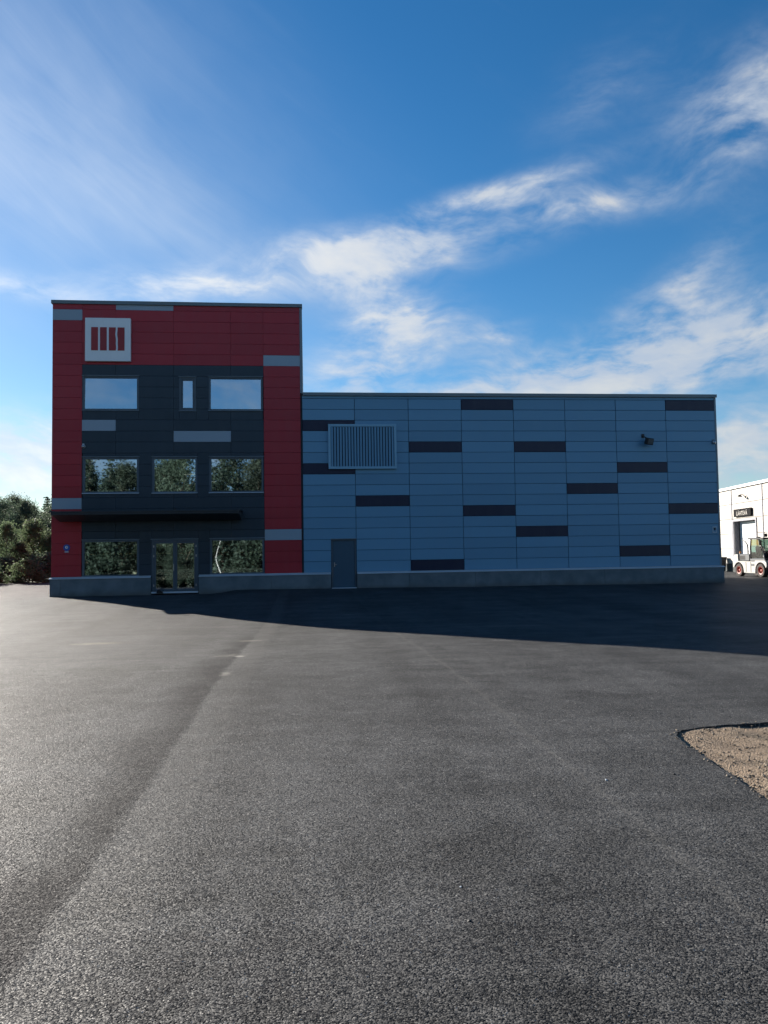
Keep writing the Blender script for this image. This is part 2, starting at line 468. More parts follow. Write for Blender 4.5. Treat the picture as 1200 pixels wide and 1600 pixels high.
def leaf_mat(name, c1, c2, trans=0.4):
    m, t, b = new_mat(name)
    P = world_pos(t)
    f = noise(t, P, 1.4, 3, 0.6).step(0.3, 0.7)
    c = mixc(t, f, c1, c2)
    hv = t.nodes.new('ShaderNodeHueSaturation'); t.links.new(c.s, hv.inputs['Color'])
    lk(t, obj_rand(t) * 0.5 + 0.75, hv.inputs['Value']); lk(t, obj_rand(t) * 0.05 + 0.475, hv.inputs['Hue'])
    t.links.new(hv.outputs[0], b.inputs['Base Color']); b.inputs['Roughness'].default_value = 0.6
    b.inputs['Specular IOR Level'].default_value = 0.3
    tl = t.nodes.new('ShaderNodeBsdfTranslucent'); t.links.new(hv.outputs[0], tl.inputs[0])
    ms = t.nodes.new('ShaderNodeMixShader'); ms.inputs[0].default_value = trans
    t.links.new(b.outputs[0], ms.inputs[1]); t.links.new(tl.outputs[0], ms.inputs[2])
    t.links.new(ms.outputs[0], t.nodes['Material Output'].inputs[0])
    return m


M['leaf'] = leaf_mat('birch_leaf', (0.070, 0.102, 0.070), (0.112, 0.145, 0.098), 0.5)  # colour lightened and greyed to stand for haze over the left trees
M['needle'] = leaf_mat('spruce_needle', (0.032, 0.054, 0.038), (0.054, 0.080, 0.052), 0.35)
M['bushleaf'] = leaf_mat('willow_leaf', (0.092, 0.130, 0.068), (0.138, 0.170, 0.092), 0.5)
M['bark'] = plain('brown_bark', (0.10, 0.075, 0.055), 0.9)
m, t, b = new_mat('birch_bark'); M['birch'] = m
c = mixc(t, noise(t, mapping(t, obj_coord(t), (4, 4, 14)), 1.0, 4, 0.6).step(0.58, 0.66), (0.62, 0.60, 0.55), (0.05, 0.045, 0.04))
t.links.new(c.s, b.inputs['Base Color']); b.inputs['Roughness'].default_value = 0.8


# ------------------------------------------------------------------ ground
WT = np.array([-60, -28, -24.2, -22.4, -20.2, -17.3, -14.2, -12, -8.2, -4.6, 0, 10, 30.])
WZ = np.array([0.0, 0.0, 0.03, -.03, -.10, -.19, -.275, -.262, -.19, -.125, -.05, 0.0, 0.0])
UT = np.array([-12, -2, 7.2, 7.95, 12.4, 17.7, 23.8, 31, 40.])
UZ = np.array([-.05, -.10, -.10, .05, .04, -.01, -.04, -.08, -.05])
_wf = np.linspace(-70, 40, 1101)
_zf = np.interp(_wf, WT, WZ)
_k = np.exp(-0.5 * (np.arange(-30, 31) / 10.0) ** 2); _k /= _k.sum()
_zf = np.convolve(np.pad(_zf, 30, mode='edge'), _k, mode='valid')


def height(u, w):
    z = np.interp(w, _wf, _zf)
    adj = np.interp(u, UT, UZ) + 0.05
    z = z + adj * np.exp(-np.maximum(0, -w - 0.1) / 2.2) * np.exp(-np.maximum(0, w) / 6.0)
    z = z + 0.010 * np.sin(u * 0.9 + 0.5 * np.sin(w * 0.7)) * np.sin(w * 0.75 + 1.0) + 0.005 * np.sin(u * 2.3 + w * 1.1)
    fade = np.clip((70 - abs(u - 12)) / 15, 0, 1)
    return z * fade


AX0, AX1, AY0, AY1 = -46, 78, -48, 15.6
hole = [(14.53, -28.47), (14.545, -28.42), (14.58, -28.385), (14.63, -28.355), (14.70, -28.32), (14.80, -28.265), (14.92, -28.225), (15.08, -28.19), (15.28, -28.15),
        (15.6, -28.125), (16.2, -28.16), (17.2, -28.30), (18.6, -28.7), (20.2, -29.4), (21.4, -30.6), (21.2, -32.4), (19.6, -33.4), (17.2, -33.2),
        (15.6, -32.4), (14.6, -31.4), (14.25, -30.6), (14.24, -30.25), (14.28, -29.96), (14.31, -29.66), (14.33, -29.40), (14.38, -29.16), (14.40, -28.93),
        (14.43, -28.72), (14.46, -28.55)]
rng = random.Random(3)
hole2 = []
for i, p in enumerate(hole):                       # ragged asphalt edge
    q = hole[(i + 1) % len(hole)]
    L = math.dist(p, q); n = max(1, int(L / 0.07))
    for k in range(n):
        f = k / n
        hole2.append((p[0] + (q[0] - p[0]) * f + rng.uniform(-.014, .014), p[1] + (q[1] - p[1]) * f + rng.uniform(-.014, .014)))


def inside(p, poly):
    c = False; j = len(poly) - 1
    for i in range(len(poly)):
        if (poly[i][1] > p[1]) != (poly[j][1] > p[1]) and p[0] < (poly[j][0] - poly[i][0]) * (p[1] - poly[i][1]) / (poly[j][1] - poly[i][1]) + poly[i][0]: c = not c
        j = i
    return c


outer = []
for i in range(60): outer.append((AX0 + (AX1 - AX0) * i / 60, AY0))
for i in range(30): outer.append((AX1, AY0 + (AY1 - AY0) * i / 30))
for i in range(124): outer.append((AX1 - (AX1 - AX0) * i / 124, AY1 + 0.35 * math.sin(i * 1.7) * math.sin(i * 0.6)))
for i in range(30): outer.append((AX0, AY1 - (AY1 - AY0) * i / 30))
pts = [Vector(p) for p in outer] + [Vector(p) for p in hole2]
no, nh = len(outer), len(hole2)
edges = [(i, (i + 1) % no) for i in range(no)] + [(no + i, no + (i + 1) % nh) for i in range(nh)]
hx0, hx1 = min(p[0] for p in hole) - .1, max(p[0] for p in hole) + .1
for ix in range(-45 * 2, 78 * 2):
    for iy in range(-47 * 2, 15 * 2):
        x, y = ix / 2, iy / 2
        if not (-2 < x < 33 and -27 < y < 1) and (ix % 2 or iy % 2): continue
        if hx0 < x < hx1 and -33.6 < y < -28 and inside((x, y), hole): continue
        pts.append(Vector((x + 0.003 * (iy % 7), y + 0.003 * (ix % 5))))
cdt = delaunay_2d_cdt(pts, edges, [], 0, 1e-5)
cv = np.array([tuple(v) for v in cdt[0]])
hz = height(cv[:, 0], cv[:, 1])
vs = np.column_stack([cv, hz]).tolist(); fs = []
for f in cdt[2]:
    c = np.mean(cv[list(f)], axis=0)
    if hx0 < c[0] < hx1 and -33.6 < c[1] < -28 and inside(c, hole2): continue
    fs.append(tuple(f))
b0 = len(vs)
ring = [(p[0], p[1]) for p in hole2]
for p in ring:
    z = float(height(np.array(p[0]), np.array(p[1])))
    vs.append((p[0], p[1], z)); vs.append((p[0] + rng.uniform(-.012, .012), p[1] + rng.uniform(-.012, .012), z - 0.05))
for i in range(nh):
    a, c = b0 + 2 * i, b0 + 2 * ((i + 1) % nh)
    fs.append((a, c, c + 1, a + 1))
b1 = len(vs)
for p in outer:
    z = float(height(np.array(p[0]), np.array(p[1])))
    vs.append((p[0], p[1], z)); vs.append((p[0], p[1], z - 0.1))
for i in range(no):
    a, c = b1 + 2 * i, b1 + 2 * ((i + 1) % no)
    fs.append((a, a + 1, c + 1, c))
me = bpy.data.meshes.new('asphalt'); me.from_pydata(vs, [], fs); me.materials.append(M['asphalt'])
me.polygons.foreach_set('use_smooth', [True] * len(me.polygons))
tag(link('asphalt_yard', me), 'grey asphalt yard in front of the building', None, None, 'structure')

# sandy ground in the gap of the asphalt
g = MB(); step = 0.08
nx, ny = int((21.8 - 14.0) / step), int(6.0 / step)
xs = 14.0 + np.arange(nx + 1) * step; ys = -33.8 + np.arange(ny + 1) * step
XX, YY = np.meshgrid(xs, ys, indexing='ij')
ZZ = height(XX, YY) - 0.020 + 0.014 * np.sin(XX * 3.1 + YY) * np.sin(YY * 4.3) + 0.006 * np.sin(XX * 17 + 3 * np.sin(YY * 9)) * np.sin(YY * 15)
vs = np.column_stack([XX.ravel(), YY.ravel(), ZZ.ravel()]).tolist()
fs = [(i * (ny + 1) + j, (i + 1) * (ny + 1) + j, (i + 1) * (ny + 1) + j + 1, i * (ny + 1) + j + 1) for i in range(nx) for j in range(ny)]
me = bpy.data.meshes.new('gravel'); me.from_pydata(vs, [], fs); me.materials.append(M['gravel'])
me.polygons.foreach_set('use_smooth', [True] * len(me.polygons))
tag(link('gravel_verge', me), 'bare sandy gravel ground in the gap of the asphalt', None, None, 'structure')

# terrain to the horizon
ax = lambda lo, hi: np.concatenate([-np.geomspace(2500, -lo + 2, 18), np.arange(lo, hi + .1, 1.0), np.geomspace(hi + 2, 2500, 18)])
gx, gy = ax(-60, 90), ax(-60, 40)
XX, YY = np.meshgrid(gx, gy, indexing='ij')
ZZ = height(XX, np.clip(YY, -69, 39)) - 0.12 - 0.06 * np.exp(-((XX - 17.5) / 4) ** 2 - ((YY + 30.5) / 3) ** 2)
far = np.maximum(0, np.hypot(XX - 12, YY) - 60)
ZZ = ZZ + 0.10 * np.clip((YY - 16) / 3, 0, 1) + 0.06 * np.sin(XX * .8) * np.sin(YY * .6) * np.clip((YY - 16) / 3, 0, 1) - 0.02 * np.minimum(far, 60) * 0.1
vs = np.column_stack([XX.ravel(), YY.ravel(), ZZ.ravel()]).tolist(); n2_ = len(gy)
fs = [(i * n2_ + j, (i + 1) * n2_ + j, (i + 1) * n2_ + j + 1, i * n2_ + j + 1) for i in range(len(gx) - 1) for j in range(n2_ - 1)]
me = bpy.data.meshes.new('terrain'); me.from_pydata(vs, [], fs); me.materials.append(M['terrain'])
tag(link('terrain', me), 'rough grassy ground beyond the asphalt', None, None, 'structure')


def stone_mesh(r, seed):
    bm = bmesh.new(); bmesh.ops.create_icosphere(bm, subdivisions=1, radius=r)
    q = random.Random(seed)
    for v in bm.verts: v.co *= q.uniform(.7, 1.25); v.co.z *= .65
    vs = [v.co[:] for v in bm.verts]; bm.verts.index_update()
    fs = [[v.index for v in f.verts] for f in bm.faces]; bm.free()
    return vs, fs


st = [stone_mesh(1.0, k) for k in range(6)]
pb = MB(); q = random.Random(8)
for k in range(4200):
    while True:
        x, y = q.uniform(14.2, 18.5), q.uniform(-31.5, -28.1)
        if inside((x, y), hole): break
    r = q.choice([.003, .004, .005, .006, .007, .009, .012]) ; vs, fs = st[k % 6]
    z = float(height(np.array(x), np.array(y))) - .017 + 0.014 * math.sin(x * 3.1 + y) * math.sin(y * 4.3); c_, s_ = math.cos(k), math.sin(k)
    pb.add([(x + r * (v[0] * c_ - v[1] * s_), y + r * (v[0] * s_ + v[1] * c_), z + r * v[2] + r * .2) for v in vs], fs)
for i, p in enumerate(ring):                          # crumbs broken off the asphalt edge
    for k in range(2):
        r = q.uniform(.004, .012); vs, fs = st[(i + k) % 6]; x, y = p[0] + q.uniform(-.05, .05), p[1] + q.uniform(-.05, .05)
        z = float(height(np.array(x), np.array(y))) + (-.014 if inside((x, y), hole2) else .002)
        pb.add([(x + r * v[0], y + r * v[1], z + r * v[2]) for v in vs], fs)
tag(pb.build('loose_gravel', M['pebble']), 'loose pebbles scattered over the sandy gap in the asphalt', 'gravel', None, 'stuff')


# ------------------------------------------------------------------ the building
def subtract(rects, openings, eps=0.03):
    for (a0, a1, b0, b1) in openings:
        out = []
        for (x0, x1, z0, z1) in rects:
            if a1 <= x0 or a0 >= x1 or b1 <= z0 or b0 >= z1: out.append((x0, x1, z0, z1)); continue
            if a0 - x0 > eps: out.append((x0, a0, z0, z1))
            if x1 - a1 > eps: out.append((a1, x1, z0, z1))
            m0, m1 = max(x0, a0), min(x1, a1)
            if b0 - z0 > eps: out.append((m0, m1, z0, b0))
            if z1 - b1 > eps: out.append((m0, m1, b1, z1))
        rects = out
    return rects


_pm = {}


def panel_mesh(w, h, mat):
    key = (round(w, 3), round(h, 3), mat)
    if key in _pm: return _pm[key]
    c, d = 0.007, 0.06
    x0, x1, z0, z1 = 0, w, 0, h
    vs = [(x0, d, z0), (x1, d, z0), (x1, d, z1), (x0, d, z1), (x0, c, z0), (x1, c, z0), (x1, c, z1), (x0, c, z1),
          (x0 + c, 0, z0 + c), (x1 - c, 0, z0 + c), (x1 - c, 0, z1 - c), (x0 + c, 0, z1 - c)]
    fs = [(8, 9, 10, 11)]
    for i in range(4):
        j = (i + 1) % 4
        fs += [(i, j, j + 4, i + 4), (i + 4, j + 4, j + 8, i + 8)]
    me = bpy.data.meshes.new('panel'); me.from_pydata(vs, [], fs); me.materials.append(M[mat])
    _pm[key] = me
    return me


bld = tag(empty('industrial_building', (15.5, 0, 0)),
          'red, dark and pale grey panelled industrial building with three storey block and long windowless wing', 'building')
OFF = Vector((-15.5, 0, 0))


def part(mb, name, mat, parent=bld, smooth=False):
    o = mb.build(name, M[mat], parent, smooth=smooth)
    if parent is bld: o.location = OFF
    return o


TD, HD = 14.0, 7.6            # depths of the block and of the wing
UT_, UE = 11.05, 31.02
ROWZ = [0.75 + 0.5 * k for k in range(0, 25)] + [13.0]
GJ, VJ = 0.007, 0.022         # horizontal and vertical joint widths
# windows and doors: u0, u1, z0, z1
WIN = [(1.30, 3.76, 8.17, 9.74), (5.54, 6.29, 8.15, 9.72), (6.85, 9.28, 8.17, 9.74),
       (1.32, 3.76, 4.44, 6.07), (4.34, 6.33, 4.43, 6.07), (6.86, 9.29, 4.43, 6.07),
       (1.32, 3.77, 0.73, 2.37), (6.88, 9.30, 0.73, 2.36)]
EDOOR = (4.32, 6.36, 0.0, 2.36)
SDOOR = (12.33, 13.47, 0.0, 2.25)

mb = MB()
for r in subtract([(0.02, UT_ - .02, 0.55, 12.98)], WIN + [EDOOR]): mb.box(r[0], r[1], 0.045, 0.22, r[2], r[3])
tw = part(mb, 'block_wall', 'core')
mb = MB()
for r in subtract([(UT_ + .01, UE - .02, 0.55, 8.86)], [SDOOR]): mb.box(r[0], r[1], 0.045, 0.22, r[2], r[3])
hw = part(mb, 'wing_wall', 'joint')
rp = random.Random(5)


def put_panel(x0, x1, z0, z1, mat, wall):
    o = link('panel', panel_mesh(x1 - x0, z1 - z0, mat), wall, (x0, 0.0, z0))
    o.rotation_euler = (rp.uniform(-.004, .004), 0, rp.uniform(-.0015, .0015))


TC = [0.0, 1.285, 2.75, 5.29, 7.84, 9.32, UT_ - .06]


def tower_colour(c, z0):
    zc = z0 + 0.1
    if c == 0: return 'palegrey' if 12.25 < zc < 12.75 or 3.75 < zc < 4.25 else 'red'
    if c == 5: return 'palegrey' if 10.25 < zc < 10.75 or 2.25 < zc < 2.75 else 'red'
    if zc > 12.75 and c == 2: return 'palegrey'
    if zc > 10.25: return 'red'
    if c == 1 and 7.25 < zc < 7.75: return 'palegrey'
    if c == 3 and 6.75 < zc < 7.25: return 'palegrey'
    return 'hazed_dark'


for c in range(6):
    for r in range(len(ROWZ) - 1):
        z0, z1 = ROWZ[r], ROWZ[r + 1]
        for p in subtract([(TC[c], TC[c + 1], z0, z1)], WIN + [EDOOR], 0.05):
            put_panel(p[0] + (GJ / 3 if c else 0.0), p[1] - GJ / 3, p[2] + GJ / 3, p[3] - GJ / 3, tower_colour(c, z0), tw)
DK = {(0, 1), (0, 5), (1, 8), (2, 3), (2, 14), (3, -1), (3, 9), (4, 3), (4, 11), (5, 7), (6, 5), (6, 13), (7, -1), (7, 9)}
HC = [UT_ + 0.02] + [13.48 + 2.5057 * i for i in range(8)]
for c in range(8):
    for r in range(-1, 15):
        z1 = 8.25 - 0.5 * r; z0 = z1 - 0.5
        for p in subtract([(HC[c], HC[c + 1], z0, z1)], [SDOOR], 0.05):
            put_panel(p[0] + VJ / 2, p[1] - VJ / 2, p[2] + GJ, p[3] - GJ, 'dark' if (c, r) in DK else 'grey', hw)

# metal trims: eaves strip, roof caps, corner posts
mb = MB()
for i in range(8): mb.box(HC[i] + .004, HC[i + 1] - .004, 0.004, 0.05, 8.765, 8.87)
part(mb, 'eaves_strip', 'grey')
mb = MB(); e = [UT_ + .06, 15.9, 20.9, 25.9, UE + .09]
for i in range(4):
    mb.box(e[i] + (.003 if i else 0), e[i + 1], -0.075, 0.28, 8.885 + .002 * (i % 2), 9.03 + .002 * (i % 2))
part(mb, 'roof_cap', 'cap')
mb = MB(); e = [-.05, 3.2, 6.6, 8.9, UT_ + .07]
for i in range(4): mb.box(e[i] + (.003 if i else 0), e[i + 1], -0.075, 0.28, 12.99 + .002 * (i % 2), 13.145 + .002 * (i % 2))
part(mb, 'roof_cap', 'cap')
part(MB().box(UT_ - .06, UT_ + .055, -0.012, TD, 9.0, 12.985), 'corner_trim', 'trim')
part(MB().box(UT_ - .055, UT_ + .012, -0.004, .2, 0.72, 8.995), 'corner_trim', 'core')
part(MB().box(UE - .03, UE + .055, -0.014, .2, 0.72, 8.88), 'corner_trim', 'trim')


def side_wall(x0, x1, y0, y1, z0, z1, mat, name='side_wall'):
    mb = MB(); z = z0
    while z < z1 - 0.05:
        n = min(z + 0.5, z1); mb.box(x0, x1, y0, y1, z + GJ / 2, n - GJ / 2); z = n
    return part(mb, name, mat)


side_wall(-.002, .18, 0.08, TD, 0.75, 12.98, 'red')
side_wall(0.18, UT_ - .07, TD - .2, TD, 0.75, 12.98, 'red', 'rear_wall')
side_wall(UE - .15, UE + .03, 0.21, HD, 0.75, 8.87, 'grey')
side_wall(UT_ + .07, UE - .16, HD - .2, HD - .01, 0.75, 8.87, 'grey', 'rear_wall')
part(MB().box(UT_ - .2, UT_ - .07, 0.25, TD - .21, 0.3, 12.98), 'party_wall', 'interior')
part(MB().box(.2, UT_ - .21, .3, TD - .25, 12.6, 12.8), 'roof', 'roof')
part(MB().box(UT_ + .06, UE - .2, .3, HD - .25, 8.5, 8.7), 'roof', 'roof')
for z in (0.02, 3.35, 7.05): part(MB().box(.2, UT_ - .21, .24, TD - .25, z - .16, z), 'floor_slab', 'interior')

# concrete base, cast in lengths, with drip flashing on top
j = [-.03, .42, 4.30, 6.38, 9.6, 12.31, 13.49, 15.9, 19.0, 22.1, 25.2, 28.3, UE + .12]
pl = part(MB().box(.05, UE, .07, .24, -.8, .55), 'base_wall', 'core')
for i in range(len(j) - 1):
    if j[i] in (4.30, 12.31): continue
    o = MB().box(j[i] + .006, j[i + 1] - .006, -.105, .06, -.8, .665).build('plinth_block', M['concrete'], pl)
part(MB().box(-.03, .42, .07, TD, -.8, .66), 'base_wall', 'concrete')
part(MB().box(UE, UE + .12, .07, HD, -.8, .66), 'base_wall', 'concrete')
for a, c in ((-.06, 4.29), (6.39, 12.30), (13.50, UE + .16)):
    part(MB().prism([(-.145, .662), (-.145, .690), (.01, .728), (.01, .700)], 0, a, c), 'drip_flashing', 'drip')
for a, c in ((.0, 1.29), (3.80, 4.29), (6.39, 6.86), (9.33, 12.30), (13.50, UE)):
    part(MB().box(a, c, -.018, .04, .728, .752), 'base_trim', 'drip')


# windows; the panes lean back slightly, shaped to mirror the wood, not the asphalt
TILT = rad(1.1)


def window(u0, u1, z0, z1, fw=0.075, inner=0.0):
    mb = MB()
    y0, y1 = 0.0, 0.16
    fb = fw
    mb.box(u0, u0 + fw, y0, y1, z0, z1); mb.box(u1 - fw, u1, y0, y1, z0, z1)
    mb.box(u0 + fw, u1 - fw, y0 + .001, y1, z1 - fw, z1); mb.box(u0 + fw, u1 - fw, y0 + .001, y1, z0, z0 + fb)
    if inner:
        a, c, d, e_ = u0 + fw, u1 - fw, z0 + fb, z1 - fw; k = inner
        mb.box(a, a + k, .03, .13, d, e_); mb.box(c - k, c, .03, .13, d, e_); mb.box(a + k, c - k, .031, .13, d, d + k); mb.box(a + k, c - k, .031, .13, e_ - k, e_)
    f = part(mb, 'window', 'frame')
    k = fw + inner - .01
    zc = (z0 + z1) / 2; hh = (z1 - z0) / 2 - k
    MB().box(u0 + k, u1 - k, -.004, .004, -hh, hh).build('pane', M['glass'], f, (0, .079, zc), (-TILT + rp.uniform(-.003, .003), 0, rp.uniform(-.003, .003)))
    MB().prism([(-.055, z0 - .012), (-.055, z0 + .012), (.02, z0 + .034), (.02, z0 + .01)], 0, u0 - .02, u1 + .02).build('sill', M['drip' if z0 < 8 else 'trim'], f)
    MB().prism([(-.05, z1 - .004), (-.05, z1 + .018), (.02, z1 + .036), (.02, z1 + .012)], 0, u0 - .03, u1 + .03).build('head_flashing', M['trim'], f)
    return f


for i, w in enumerate(WIN):
    window(*w, fw=0.085, inner=0.075 if i == 1 else 0.0)

# glazed double entrance door
u0, u1, z0, z1 = EDOOR
mb = MB().box(u0, u0 + .09, .0, .16, z0 + .03, z1).box(u1 - .09, u1, .0, .16, z0 + .03, z1).box(u0 + .09, u1 - .09, .001, .16, z1 - .09, z1)
ed = part(mb, 'entrance_door', 'frame')
MB().prism([(-.05, z1 - .004), (-.05, z1 + .018), (.02, z1 + .036), (.02, z1 + .012)], 0, u0 - .03, u1 + .03).build('head_flashing', M['trim'], ed)
MB().box(u0, u1, -.10, .18, -.04, .028).build('threshold', M['drip'], ed)
mid_ = (u0 + u1) / 2
for a, c in ((u0 + .095, mid_ - .004), (mid_ + .004, u1 - .095)):
    k = .085
    mb = MB().box(a, a + k, .02, .10, .035, z1 - .095).box(c - k, c, .02, .10, .035, z1 - .095)
    mb.box(a + k, c - k, .021, .10, .035, .15).box(a + k, c - k, .021, .10, z1 - .18, z1 - .095)
    mb.build('door_leaf', M['frame'], ed)
    zc = (z1 - .03) / 2; hh = z1 / 2 - .155
    MB().box(a + k - .01, c - k + .01, -.004, .004, -hh, hh).build('pane', M['glass'], ed, (0, .062, zc), (-TILT, 0, 0))
for u in (u0 + .09, u1 - .09):
    for z in (.30, 1.62, 2.05): MB().cbox(u - .022, u + .022, -.02, .02, z - .05, z + .05, .006).build('hinge', M['steel'], ed)
MB().tube([(mid_ - .05, -.05, .95), (mid_ - .05, -.05, 1.25)], .012).box(mid_ - .058, mid_ - .042, -.05, .02, .97, .985).box(mid_ - .058, mid_ - .042, -.05, .02, 1.21, 1.225).build('handle', M['steel'], ed)

# plain steel service door in the wing
u0, u1, z0, z1 = SDOOR
mb = MB().box(u0, u0 + .06, -.012, .16, .02, z1).box(u1 - .06, u1, -.012, .16, .02, z1).box(u0 + .06, u1 - .06, -.011, .16, z1 - .06, z1)
sdr = part(mb, 'service_door', 'frame')
MB().cbox(u0 + .065, u1 - .065, .02, .08, .05, z1 - .066, .004).build('door_leaf', M['doorgrey'], sdr)
MB().prism([(-.07, z1), (-.07, z1 + .02), (.02, z1 + .05), (.02, z1 + .02)], 0, u0 - .02, u1 + .02).build('head_flashing', M['trim'], sdr)
MB().box(u0, u1, -.12, .15, -.05, .045).build('threshold', M['drip'], sdr)
MB().box(u0 + .12, u0 + .16, .012, .022, 1.0, 1.2).box(u0 + .12, u0 + .25, -.035, -.018, 1.09, 1.11).box(u0 + .125, u0 + .145, -.03, .02, 1.09, 1.11).build('handle', M['steel'], sdr)

# intake grille with upright slats
g0, g1, h0, h1 = 12.25, 15.40, 5.48, 7.55
k = .11
mb = MB().box(g0, g0 + k, -.13, -.003, h0, h1).box(g1 - k, g1, -.13, -.003, h0, h1).box(g0 + k, g1 - k, -.129, -.003, h0, h0 + k).box(g0 + k, g1 - k, -.129, -.003, h1 - k, h1)
gr = part(mb, 'air_intake', 'trim')
gr.data.materials[0] = paint('grille_frame', (0.24, 0.45, 0.60), 0.4)
MB().box(g0 + k, g1 - k, -.02, -.004, h0 + k, h1 - k).build('back_plate', M['core'], gr)
sl = MB().prism([(-.048, -.10), (.030, -.115), (.048, -.095), (.048, -.045), (.036, -.045), (.034, -.088), (-.040, -.08)], 2, 0, h1 - h0 - 2 * k - .004).mesh(M['grey'])
ns = 22
for i in range(ns):
    link('slat', sl, gr, (g0 + k + (g1 - g0 - 2 * k) * (i + .5) / ns, 0, h0 + k + .002))

# canopy over the entrance: flat top, underside falling back to the wall
cz = 3.555
cn = part(MB().prism([(-1.42, cz - .115), (-1.42, cz), (.0, cz + .05), (.0, 3.20), (-.25, 3.20)], 0, .42, 8.30), 'canopy', 'canopy')
MB().box(.36, 8.36, -1.47, -1.40, cz - .02, cz + .025).box(.36, .43, -1.40, -.02, cz + .001, cz + .06).box(8.29, 8.36, -1.40, -.02, cz + .001, cz + .06).build('canopy_edge', M['canopy'], cn)
for i in range(12):
    u = .42 + 7.88 * (i + .5) / 12
    MB().prism([(-1.36, cz - .125), (-.27, 3.192), (-.27, 3.182), (-1.36, cz - .138)], 0, u - .31, u + .31).build('soffit_panel', M['canopy'], cn)
MB().tube([(5.35, -.03, cz + .1), (5.35, -.03, cz + .22)], .03).build('bracket', M['canopy'], cn)

# ------------------------------------------------------------------ things fixed to the building
sg = tag(empty('wall_sign', (2.44, 0, 10.37)), 'white square sign with four red upright bars, high on the red wall', 'sign')
MB().cbox(-.99, .99, -.17, -.015, 0, 1.96, .012).build('board', M['white'], sg)
bz0, bz1 = .48, 1.53


def wavy(x, s): return [(x + s * .012 * math.sin(PI * 2.0 * f) + s * 0.008 * math.sin(PI * 5 * f), bz0 + (bz1 - bz0) * f) for f in [i / 14 for i in range(15)]]


bars = [[(-.72, bz0), (-.425, bz0), (-.425, bz1), (-.72, bz1)], [(-.335, bz0), (-.045, bz0), (-.045, bz1), (-.335, bz1)]]
bars.append([(.05, bz1), (.05, bz0)] + wavy(.345, 1))
bars.append([(.73, bz0), (.73, bz1)] + wavy(.43, 1)[::-1])
for bpoly in bars: MB().prism(bpoly, 1, -.185, -.168).build('bar', M['signred'], sg)

fl = tag(empty('flood_light', (27.42, 0, 6.80)), 'black flood light on the grey wing wall near its right end', 'lamp')
MB().cbox(-.16, -.02, -.05, 0, .12, .30, .01).build('wall_plate', M['black'], fl)
MB().tube([(-.09, -.04, .20), (-.09, -.24, .12), (.0, -.30, .06)], .024, 8).build('arm', M['black'], fl)
hd = MB().cbox(-.19, .19, -.46, -.24, -.17, .15, .03).build('lamp_head', M['black'], fl); hd.rotation_euler = (.25, .08, .25)
MB().cbox(-.15, .15, -.468, -.452, -.13, .11, .005).build('lens', M['truckgrey'], hd)
for i in range(5): MB().box(-.15 + i * .07, -.13 + i * .07, -.25, -.20, -.13, .11).build('cooling_fin', M['black'], hd)


def dome(name, loc, label, r, mat):
    o = tag(empty(name, loc), label, 'camera')
    MB().tube([(0, -.001, 0), (0, -.05, 0)], r * 1.1, 14).build('mount', M[mat], o)
    MB().tube([(0, -.05, 0), (0, -.05 - .3 * r, 0), (0, -.05 - r * .8, -r * .2), (0, -.05 - r * 1.2, -r * .3), (0, -.05 - r * 1.45, -r * .35)], [r, r, r * .85, r * .5, r * .1], 14).build('dome', M['steel'], o, smooth=True)
    MB().cbox(-r * .5, r * .5, -.06, -.001, r * .9, r * 1.6, .008).build('cable_box', M[mat], o)


dome('security_camera', (1.36, 0, 6.55), 'small pale camera on the dark wall above the second floor window, by the red strip', .075, 'white')
dome('security_camera', (30.88, 0, 6.70), 'small grey camera at the right end of the wing, level with the flood light', .085, 'trim')

bx_ = tag(empty('wall_plate', (30.78, 0, 2.47)), 'small pale framed plate near the bottom right corner of the wing', 'plate')
MB().box(-.11, .11, -.03, -.002, -.15, -.11).box(-.11, .11, -.03, -.002, .11, .15).box(-.11, -.08, -.029, -.002, -.11, .11).box(.08, .11, -.029, -.002, -.11, .11).build('rim', M['drip'], bx_)
MB().box(-.08, .08, -.012, -.003, -.11, .11).build('plate', M['grey'], bx_)
MB().prism([(-.05, .08), (.05, .08), (.035, -.02), (-.02, -.05)], 1, -.022, -.012).build('mark', M['core'], bx_)

bd = tag(empty('wall_badge', (.66, 0, 2.02)), 'round blue badge on the red strip at the left corner of the building', 'badge')
MB().tube([(0, -.001, .03), (0, -.02, .03)], .145, 24).build('disc', M['blue'], bd)
MB().tube([(0, -.02, .05), (0, -.024, .05)], .062, 16).build('emblem', M['white'], bd)
MB().tube([(.012, -.024, .055), (.012, -.028, .055)], .026, 12).build('emblem_dot', M['core'], bd)
MB().cbox(-.085, .085, -.016, -.001, -.185, -.125, .005).build('name_strip', M['drip'], bd)

ds = tag(empty('door_stop', (4.72, -.17, -.02)), 'small black door stop lying at the foot of the glazed entrance door', 'door stop')
MB().prism([(-.16, 0), (.14, 0), (.10, .05), (-.02, .16), (-.10, .15)], 1, -.06, .06).build('wedge', M['black'], ds)
MB().tube([(-.06, 0, .14), (.05, -.02, .22), (.16, -.02, .10)], .018, 8).build('strap', M['black'], ds)

for i, (x, y) in enumerate(((5.05, 6.3), (5.30, 8.6), (5.62, 10.8))):
    o = tag(empty('ceiling_light', (x, y, 5.93)), ['nearest and highest', 'middle', 'farthest and lowest'][i] + ' of three strip lamps seen through the middle second floor window', 'lamp', 'strip lamps indoors')
    MB().cbox(-.30, .30, -.06, .06, 0, .07, .01).build('housing', M['white'], o)
    MB().box(-.29, .29, -.05, .05, -.02, -.001).build('tube', M['glow'], o)
    MB().tube([(-.2, 0, .06), (-.2, 0, .95)], .006, 6).tube([(.2, 0, .06), (.2, 0, .95)], .006, 6).build('hanger', M['steel'], o)

